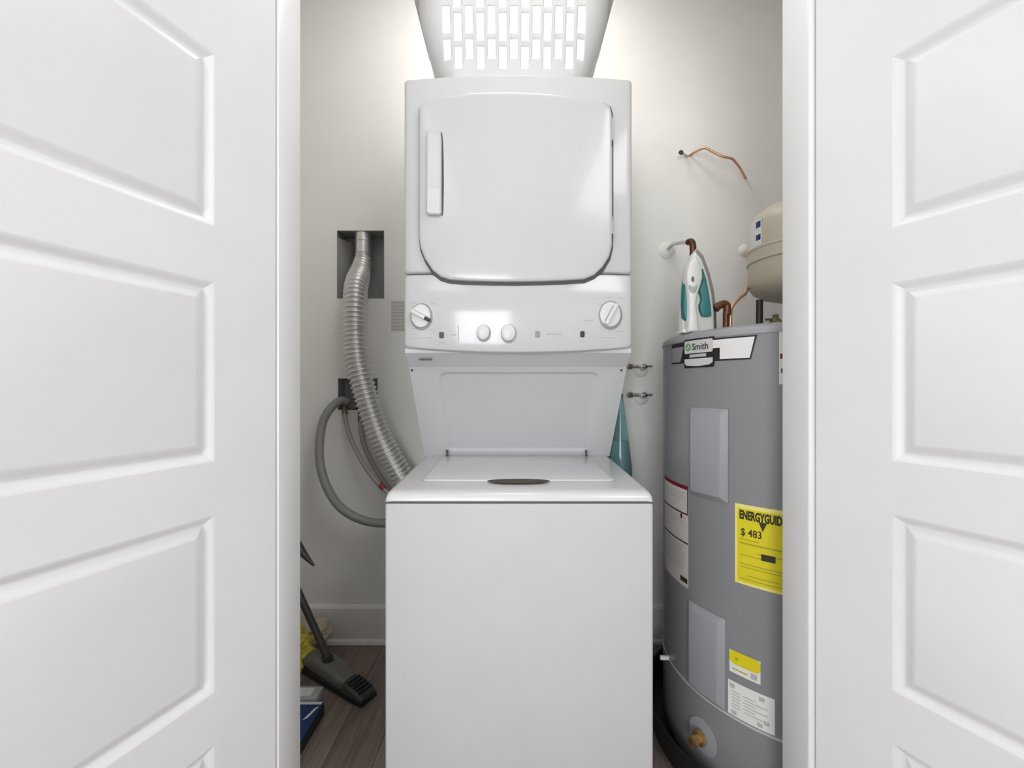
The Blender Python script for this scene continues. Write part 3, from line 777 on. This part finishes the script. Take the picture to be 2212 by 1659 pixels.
text_mesh('Smith', .026, lambda x, y, z: f(ts + x, gz - .009 + y, .0046), 'lettering', M['blackink'], bd, bold=.0004, sx=.92)
# warning sheets at the left edge
a0 = ang(1487); w0, w1 = S(1440, a0) - .02, S(1487, a0)
zc_ = [zat(1487, y) for y in (1052, 1112, 1175, 1272)]
ws = cpatch('warning_sheet', w0, w1, zc_[3], zc_[0], a0, .0010, M['pinkpaper'], wh)
cpatch('red_header', w0, w1, zc_[0] - .010, zc_[0] + .001, a0, .0018, M['red'], ws)
cpatch('black_rule', w0, w1, zc_[1] - .003, zc_[1] + .001, a0, .0018, M['blackink'], ws)
cpatch('black_rule', w0, w1, zc_[2] - .003, zc_[2] + .001, a0, .0018, M['blackink'], ws)
cpatch('black_rule', w1 - .003, w1, zc_[1], zc_[0], a0, .0019, M['blackink'], ws)
cpatch('black_mark', w1 - .035, w1 - .003, zc_[3] + .012, zc_[3] + .026, a0, .0018, M['blackink'], ws)
for k in range(12):
    zz = zc_[2] - .012 - k * .0062; cpatch('small_print', w0 + .005, w1 - .008 - (k % 3) * .006, zz - .0012, zz + .0012, a0, .0018, M['ink'], ws)
for zz in (zc_[0] - .022, zc_[0] - .031, zc_[0] - .040, zc_[1] - .014, zc_[1] - .024, zc_[1] - .033): cpatch('small_print', w0 + .01, w1 - .012, zz - .0014, zz + .0014, a0, .0018, M['ink'], ws)
cpatch('black_mark', w1 - .034, w1 - .026, zc_[1] - .018, zc_[1] - .005, a0, .0020, M['red'], ws)
# yellow energy sheet
a0 = ang(1588); yl1 = zat(1588, 1086); yl0 = zat(1588, 1256); sw = .185
eg = cpatch('energy_sheet', 0, sw, yl0, yl1, a0, .0010, M['yellowedge'], wh)
cpatch('yellow_field', .006, sw - .006, yl0 + .007, yl1 - .010, a0, .0017, M['yellow'], eg)
f = cmap(a0); px10 = S(1694, a0)
EH = .026
tm = text_mesh('ENERGYGUIDE', .030, lambda x, y, z: f(.011 + x, yl1 - .036 + y, .0026), 'sheet_title', M['blackink'], eg, bold=.0014, sx=(px10 - .011) / .1930)
cpoly('house_arrow', [(S(1648, a0) - .009, yl1 - .037), (S(1648, a0), yl1 - .060), (S(1648, a0) + .009, yl1 - .037)], a0, .0026, M['blackink'], eg)
text_mesh('$ 483', .026, lambda x, y, z: f(.014 + x, yl1 - .078 + y, .0026), 'cost_figure', M['blackink'], eg, bold=.0003, sx=.8)
for k, (a_, b_, zz, h_) in enumerate([(.012, .055, .088, .0012), (.012, .17, .098, .0022), (.05, .13, .118, .0014), (.012, .09, .128, .0012), (.012, .12, .150, .0012), (.012, .15, .158, .0012), (.03, .10, .178, .0012), (.012, .14, .188, .0012)]):
    if yl1 - zz > yl0 + .01: cpatch('small_print', a_, b_, yl1 - zz - h_, yl1 - zz + h_, a0, .0023, M['yellowink'], eg)
cz_ = zat(1661, 1207); cs_ = S(1660, a0)
cpatch('black_figure_bar', cs_ - .015, cs_ + .015, cz_ - .008, cz_ + .008, a0, .0026, M['blackink'], eg)
# small yellow label and rating plate
a0 = ang(1576); l1 = zat(1576, 1401); l0 = zat(1576, 1448); sw = S(1643, a0)
yl = cpatch('rebate_label', 0, sw, l0, l1, a0, .0010, M['white'], wh)
lm = l0 + (l1 - l0) * .42
cpoly('yellow_bubble', rrect(.0, sw, lm, l1 + .001, .012, 4), a0, .0018, M['yellow'], yl)
cpatch('dark_mark', sw * .20, sw * .30, lm + .012, lm + .019, a0, .0026, M['yellowink'], yl)
cpatch('code_patch', sw * .70, sw * .90, l0 + .006, lm - .004, a0, .0018, M['ink'], yl)
cpatch('small_print', sw * .10, sw * .62, l0 + .010, l0 + .0125, a0, .0018, M['yellowink'], yl)
a0 = ang(1573); r1 = zat(1573, 1465); r0 = zat(1573, 1538); sw = S(1674, a0)
rp_ = cpatch('rating_plate', 0, sw, max(r0, ZS + .004), r1, a0, .0010, M['white'], wh)
hgt = r1 - max(r0, ZS + .004); rb = max(r0, ZS + .004)
for (u, v) in ((.10, .86), (.74, .86), (.14, .10), (.70, .12), (.84, .24)):
    cpatch('seal_mark', sw * u - .006, sw * u + .006, rb + hgt * v - .005, rb + hgt * v + .005, a0, .0018, M['ink'], rp_)
for k in range(6):
    cpatch('small_print', sw * (.34 if k % 2 else .38), sw * (.60 if k % 2 else .86), rb + hgt * (.26 + .09 * k) - .001, rb + hgt * (.26 + .09 * k) + .001, a0, .0018, M['ink'], rp_)
    cpatch('small_print', sw * .10, sw * .28, rb + hgt * (.26 + .09 * k) - .001, rb + hgt * (.26 + .09 * k) + .001, a0, .0018, M['ink'], rp_)
# tag near the right jamb, thermostat bulge
a0 = ang(1683); rt = cpatch('side_label', 0, .07, zat(1688, 830), zat(1688, 716), a0, .0010, M['white'], wh)
cpatch('red_mark', .002, .02, zat(1688, 775), zat(1688, 764), a0, .0018, M['red'], rt)
cpatch('black_mark', .004, .03, zat(1688, 806), zat(1688, 796), a0, .0018, M['blackink'], rt)
# drain valve
aa, zz, tt = hit(1519, 1590); nrm = Vector((math.cos(aa), math.sin(aa), 0)); tan = Vector((-math.sin(aa), math.cos(aa), 0))
o_ = Vector((TX, TY, zz)) + nrm * TR
dv = lathe('drain_escutcheon', [(.046, 0), (.046, .0015), (.030, .003), (.014, .004)], o_, M['accpanel'], wh, seg=32, axis=(tan, Vector((0, 0, 1)), nrm))
lathe('drain_valve', [(.014, 0), (.014, .010), (.0195, .011), (.0195, .020), (.013, .022), (.013, .034), (.0155, .035), (.0155, .044), (.004, .045)], o_, M['brass'], dv, seg=8, axis=(tan, Vector((0, 0, 1)), nrm))
lathe('valve_screw', [(.005, .045), (.005, .048), (.001, .049)], o_, M['darkcopper'], dv, seg=10, axis=(tan, Vector((0, 0, 1)), nrm))
# white clip on the seam at the left
aa, zz, tt = hit(1443, 1425)
pcl = Vector((TX + TR * math.cos(aa), TY + TR * math.sin(aa), ZS))
box('jacket_clip', pcl.x - .028, pcl.x + .006, pcl.y - .012, pcl.y - .002, ZS - .004, ZS + .008, M['white'], wh, bev=.002)
# pan
PR = .534 * K; PH = .0915
pn = tag(lathe('drain_pan', [(.01, 0), (PR - .03, 0), (PR - .010, .006), (PR - .003, PH - .006), (PR + .003, PH), (PR - .003, PH + .001), (PR - .009, PH - .004), (PR - .016, .020), (PR - .035, .0215), (.01, .0215)], (TX, TY, 0), M['pan'], None, seg=96),
    'round black plastic drain pan under the grey water heater', 'pan')

# ------------------------------------------------------------------ expansion tank and pipes above the heater
EX, EY, ER = .918, 1.352, .134
ez0, ez1 = H + (837 - 606) / F * (EY - ER * .8), H + (837 - 440) / F * (EY - .12)
xt = thing('expansion_tank', (EX, EY, ZT1), 'round beige expansion tank on a pipe above the water heater', 'tank')
p_ = [(.012, ez0 - .042), (.05, ez0 - .038), (.09, ez0 - .026), (.118, ez0 - .008), (.130, ez0 + .010), (ER, ez0 + .03), (ER, ez0 + .085), (ER + .0035, ez0 + .087), (ER + .0035, ez0 + .096), (ER, ez0 + .098), (ER, ez0 + .124), (ER + .0015, ez0 + .126), (ER + .0015, ez0 + .130), (ER, ez0 + .132),
      (ER, ez1 - .02), (.129, ez1), (.115, ez1 + .022), (.088, ez1 + .040), (.05, ez1 + .050), (.01, ez1 + .053)]
lathe('tank_shell', p_, (EX, EY, 0), M['beige'], xt, seg=64)
lathe('air_valve', [(.006, ez1 + .05), (.006, ez1 + .075), (.002, ez1 + .077)], (EX, EY, 0), M['dark'], xt, seg=12)
def epatch(name, a_0, a_1, z0, z1, m):
    bm = bmesh.new(); ls = []
    for k in range(7):
        a = R(a_0 + (a_1 - a_0) * k / 6); ls.append([Vector((EX + (ER + d) * math.cos(a), EY + (ER + d) * math.sin(a), z)) for d, z in ((.0012, z0), (.0012, z1), (.0004, z1), (.0004, z0))])
    loops(bm, ls); return fin(name, bm, m, xt)
epatch('tank_sticker', 158, 196, ez0 + .132, ez0 + .220, M['white'])
epatch('sticker_print', 186, 194, ez0 + .150, ez0 + .168, M['navy']); epatch('sticker_print', 186, 194, ez0 + .19, ez0 + .21, M['navy'])
tube('tank_stem', [(EX, EY, ez0 - .03), (EX, EY, ZT1)], .014, M['darkcopper'], xt, seg=14)
tube('stem_nut', [(EX, EY, ez0 - .075), (EX, EY, ez0 - .038)], .022, M['darkcopper'], xt, seg=6)
# relief valve beside the stem
rv = thing('relief_valve', P(1676, 690, 1.20), 'dull brass relief valve on the heater top by the right jamb', 'valve')
q = P(1675, 672, 1.20)
lathe('valve_body', [(.026, ZT1 - .006), (.026, ZT1 + .004), (.016, ZT1 + .010), (.016, ZT1 + .026), (.008, ZT1 + .034), (.008, ZT1 + .045)], (q.x, 1.20, 0), M['oldbrass'], rv, seg=8)
box('valve_lever', q.x - .030, q.x + .012, 1.196, 1.204, ZT1 + .028, ZT1 + .034, M['oldbrass'], rv, bev=.002)
# black nipple with white lead
bn = thing('capped_pipe_stub', P(1641, 690, 1.15), 'short upright black pipe stub on top of the water heater', 'pipe')
q = P(1641, 650, 1.16)
tube('stub', [(q.x - .001, 1.16, ZT1 - .004), (q.x, 1.16, P(0, 648, 1.16).z)], .0088, M['black'], bn, seg=18)
# iron's neighbours: inlet pipe from the wall, tarnished elbow
ip = thing('inlet_pipe', P(1492, 560, 1.36), 'dark copper inlet pipe from the wall down onto the heater behind the iron', 'pipe')
fl0 = P(1440, 541, YB)
lathe('wall_flange', [(.036, 0), (.036, .004), (.026, .012), (.012, .014)], (fl0.x, YB, fl0.z), M['wall'], ip, seg=28, axis='y')
tube('wall_pipe', [(fl0.x, YB - .008, fl0.z), (fl0.x + .004, YB - .06, fl0.z + .006), P(1460, 526, 1.66), P(1474, 523.5, 1.52), P(1490, 523.5, 1.37)], .0068, M['chrome'], ip, seg=14, smoothn=6)
e0 = P(1494, 520, 1.36)
tube('elbow', [P(1487, 523, 1.375), P(1492, 522, 1.36), P(1496, 527, 1.355), P(1497, 540, 1.355), P(1497, 552, 1.355)], .0105, M['darkcopper'], ip, seg=14, smoothn=5)
e1 = P(1497, 550, 1.355)
tube('drop_pipe', [e1, (e1.x, e1.y, ZT1 + .001)], .0095, M['darkcopper'], ip, seg=14)
# hot outlet fitting beside the iron
hp = thing('outlet_fitting', P(1560, 690, 1.25), 'tarnished copper elbow fitting on the heater top right of the iron', 'fitting')
Y_ = 1.25
tube('elbow', [P(1545, 668, Y_), P(1552, 661, Y_), P(1562, 657, Y_), P(1569, 659, Y_), P(1571, 668, Y_), P(1570, 680, Y_)], .0115, M['darkcopper'], hp, seg=14, smoothn=4)
q = P(1568, 680, Y_)
tube('riser', [(q.x, Y_, q.z + .005), (q.x, Y_, ZT1 - .006)], .0085, M['darkcopper'], hp, seg=14)
lathe('union_nut', [(.016, 0), (.016, .011), (.010, .013)], (q.x, Y_, ZT1 - .003), M['oldbrass'], hp, seg=6)
# thin copper line from the heater top up to the wall outlet
cl = thing('copper_riser', P(1578, 690, 1.28), 'thin pinkish copper tube curving up from the heater to the expansion tank', 'pipe')
tube('tube', [Vector((P(1577, 690, 1.28).x, 1.28, ZT1 - .004)), P(1578, 676, 1.28), P(1583, 660, 1.28), P(1598, 643, 1.30), P(1611, 632, 1.37), P(1617, 605, 1.48), P(1618, 575, 1.56), P(1616, 552, 1.66), P(1611, 541, YB - .01)], .0055, M['copper'], cl, seg=12, smoothn=8)
q = P(1608, 541, YB)
lathe('wall_flange', [(.026, 0), (.026, .003), (.016, .010), (.007, .012)], (q.x, YB, q.z), M['wall'], cl, seg=24, axis='y')
# loose bent copper tube high on the wall
lt = thing('bent_copper_tube', P(1550, 335, YB), 'thin bent copper tube sticking out high on the wall above the iron', 'pipe')
tube('tube', [P(1488, 337, YB + .004), P(1497, 331, YB - .02), P(1510, 324, YB - .05), P(1523, 320, YB - .07), P(1540, 328, YB - .08), P(1560, 338, YB - .09), P(1581, 343, YB - .09), P(1590, 352, YB - .08), P(1600, 366, YB - .05), P(1611, 386, YB + .004)], .0052, M['copper'], lt, seg=12, smoothn=5)
sbp = thing('capped_stub', P(1470, 328, YB), 'tiny black-capped pipe stub high on the wall left of the copper tube', 'pipe')
q0, q1 = P(1485, 339, YB + .004), P(1472, 330, YB - .05)
tube('stub', [q0, q1], .0055, M['chrome'], sbp, seg=12)
tube('stub_cap', [q1, q1 + (q1 - q0).normalized() * .010], .0085, M['dark'], sbp, seg=12)

# ------------------------------------------------------------------ steam iron on the heater
ir = thing('steam_iron', P(1512, 697, 1.245), 'white and teal steam iron standing upright on top of the water heater', 'iron')
IY = 1.23
def ipoly(name, pts, y0, y1, m, parent=ir, soft=.004):
    ol = [(P(x, y, y0).x, P(x, y, y0).z) for x, y in pts]
    area_ = sum(a[0] * b[1] - b[0] * a[1] for a, b in zip(ol, ol[1:] + ol[:1]))
    if area_ < 0: ol = ol[::-1]
    return layered(name, [(ol, y1), (ol, y0 + soft), (inset(ol, soft * .35), y0 + soft * .35), (inset(ol, soft), y0)], lambda u, v, d: Vector((u, d, v)), m, parent, cap0=True, auto=40)
izb = 717
ipoly('soleplate', [(1506, 536), (1520, 552), (1534, 590), (1543, 628), (1548, 670), (1549, izb), (1476, izb), (1476, 660), (1479, 615), (1487, 570), (1497, 545)], 1.275, 1.283, M['steel'], soft=.002)
ipoly('body', [(1505, 541), (1519, 558), (1531, 592), (1540, 630), (1545, 670), (1546, izb), (1476, izb), (1477, 655), (1481, 610), (1489, 570), (1498, 548)], 1.238, 1.275, M['ironwhite'], soft=.010)
ipoly('side_grip', [(1483, 592), (1486, 612), (1488, 640), (1489, 665), (1487, 684), (1483, 692), (1479, 684), (1477.5, 655), (1479, 618)], 1.226, 1.25, M['teal'], soft=.003)
ipoly('side_grip', [(1519, 580), (1527, 604), (1533, 635), (1537, 665), (1538, 682), (1528, 684), (1518, 682), (1513, 670), (1512, 658), (1516, 648), (1515, 638), (1511, 628), (1513, 618), (1518, 606)], 1.226, 1.25, M['teal'], soft=.003)
ipoly('handle', [(1505, 552), (1513, 566), (1519, 585), (1519.5, 600), (1515, 616), (1509, 635), (1506, 655), (1508, 676), (1512, izb), (1488, izb), (1490, 680), (1490, 650), (1488, 622), (1485, 600), (1487, 580), (1494, 562)], 1.206, 1.240, M['ironwhite'], soft=.007)
ipoly('button', [(1495, 597), (1499, 597), (1500, 603), (1499, 608), (1495, 608), (1494, 603)], 1.203, 1.212, M['irongrey'], soft=.001)
ipoly('dial', [(1490, 614), (1494, 618), (1500, 618), (1506, 613), (1506, 622), (1503, 630), (1498, 633), (1493, 630), (1490, 622)], 1.203, 1.212, M['ink'], soft=.002)
ipoly('heel', [(1475, 711), (1549, 711), (1549, 718), (1475, 718)], 1.232, 1.280, M['ironwhite'], soft=.002)

# ------------------------------------------------------------------ floor items at the left
vc = thing('stick_vacuum', (-.66, 1.56, 0), 'dark grey stick vacuum with its floor head on the planks and wand leaning left', 'vacuum')
va, vbp = Vector((-.790, 1.635, 0)), Vector((-.500, 1.455, 0))
vd = (vbp - va); VL = vd.length; vd.normalize(); vn = Vector((-vd.y, vd.x, 0))
def vm(s, t, z): return va + vd * s + vn * t + Vector((0, 0, z))
def vblock(name, s0, s1, secs, m, parent=vc, auto=40):
    """secs: [(frac, halfwidth, zlow, zhigh)]"""
    bm = bmesh.new(); ls = []
    for f_, hw, zl, zh in secs:
        s = s0 + (s1 - s0) * f_; rr = min(hw, (zh - zl) / 2) * .75
        ls.append([vm(s, u, v) for u, v in rrect(-hw, hw, zl, zh, rr, 5)])
    loops(bm, ls); return fin(name, bm, m, parent, auto=auto)
vblock('head_sole', 0, VL, [(0, .030, .008, .022), (.04, .042, .002, .030), (.9, .040, .002, .024), (1, .034, .004, .018)], M['black'])
vblock('head_body', 0, VL * .70, [(0, .024, .026, .050), (.05, .036, .020, .070), (.25, .040, .016, .084), (.55, .040, .016, .078), (.9, .037, .016, .058), (1, .030, .018, .050)], M['vaclight'])
vblock('head_nozzle', VL * .71, VL, [(0, .035, .014, .048), (.1, .038, .012, .050), (.85, .036, .008, .036), (1, .030, .010, .026)], M['vac'])
for k in range(5):
    s = VL * (.745 + .047 * k); bm = bmesh.new(); zt2 = .0505 - .0135 * ((s / VL - .74) / .26)
    ls = [[vm(s + ds, u, z) for u, z in ((-.026, zt2 - .004), (.026, zt2 - .004), (.026, zt2 + .0022), (-.026, zt2 + .0022))] for ds in (0, .007)]
    loops(bm, ls); fin('nozzle_rib', bm, M['black'], vc)
jt = vm(VL * .32, 0, .075)
g1_ = P(722, 1432, 1.565)
wd = [Vector((-.688, 1.560, .085)), P(648, 1287, 1.60)]
dirw = (wd[1] - wd[0])
endp = wd[0] + dirw * ((CX0 + .022 - wd[0].x) / dirw.x)
tube('swivel_joint', [vm(VL * .36, -.004, .060), wd[0] + dirw * .05], .020, M['vac'], vc, seg=16)
tube('wand', [wd[0], endp], .0135, M['vac'], vc, seg=16)
wm = wd[0] + dirw * 1.65
tube('hose_nozzle', [wm, P(636, 1165, 1.62), P(655, 1196, 1.60), P(678, 1222, 1.585)], lambda i: [.016, .022, .014, .004][i], M['vac'], vc, seg=12)
# yellow cloth heap
random.seed(3)
from mathutils import noise
def heap(name, c, rx, ry, rz, m, parent, sd, amp=.30, sub=5):
    bm = bmesh.new(); bmesh.ops.create_icosphere(bm, subdivisions=sub, radius=1)
    for v in bm.verts:
        n = v.co.normalized(); d = 1 + amp * noise.noise(n * 2.2 + Vector((sd, 0, 0))) + amp * .6 * noise.noise(n * 6 + Vector((0, sd, 0))) + amp * .25 * noise.noise(n * 15)
        v.co = Vector((c[0] + n.x * rx * d, c[1] + n.y * ry * d, max(.001, c[2] + n.z * rz * d)))
    return fin(name, bm, m, parent, smooth=True)
ch = thing('cleaning_cloth', (-.86, 1.655, 0), 'crumpled yellow cloth heap on the floor behind the vacuum head', 'cloth')
heap('yellow_fold', (-.885, 1.650, .060), .095, .070, .085, M['cloth'], ch, 1.3)
heap('cream_fold', (-.815, 1.715, .095), .062, .050, .050, M['creamcloth'], ch, 5.1)
# navy box with white papers
nb_ = thing('navy_box', (-.77, 1.22, 0), 'flat navy blue box with white corner print on the floor by the left jamb', 'box')
box('carton', -.93, -.633, 1.02, 1.405, 0, .040, M['navy'], nb_, bev=.003)
box('side_band', -.6335, -.6305, 1.025, 1.40, .003, .034, M['black'], nb_)
bm = bmesh.new(); bm.faces.new([bm.verts.new(v) for v in ((-.668, 1.325, .0412), (-.655, 1.335, .0412), (-.640, 1.385, .0412), (-.652, 1.375, .0412))]); fin('white_mark', bm, M['white'], nb_)
bm = bmesh.new(); bm.faces.new([bm.verts.new(v) for v in ((-.92, 1.392, .0411), (-.637, 1.392, .0411), (-.637, 1.403, .0411), (-.92, 1.403, .0411))]); fin('white_edge_band', bm, M['white'], nb_)
wp = tag(box('white_packet', -.86, -.665, 1.412, 1.475, 0, .045, mat('grey_white_packet', (.42, .42, .43), .5), None, bev=.006), 'small pale grey packet lying behind the navy box', 'packet')
box('packet_label', -.84, -.69, 1.425, 1.462, .0448, .0462, M['white'], wp)
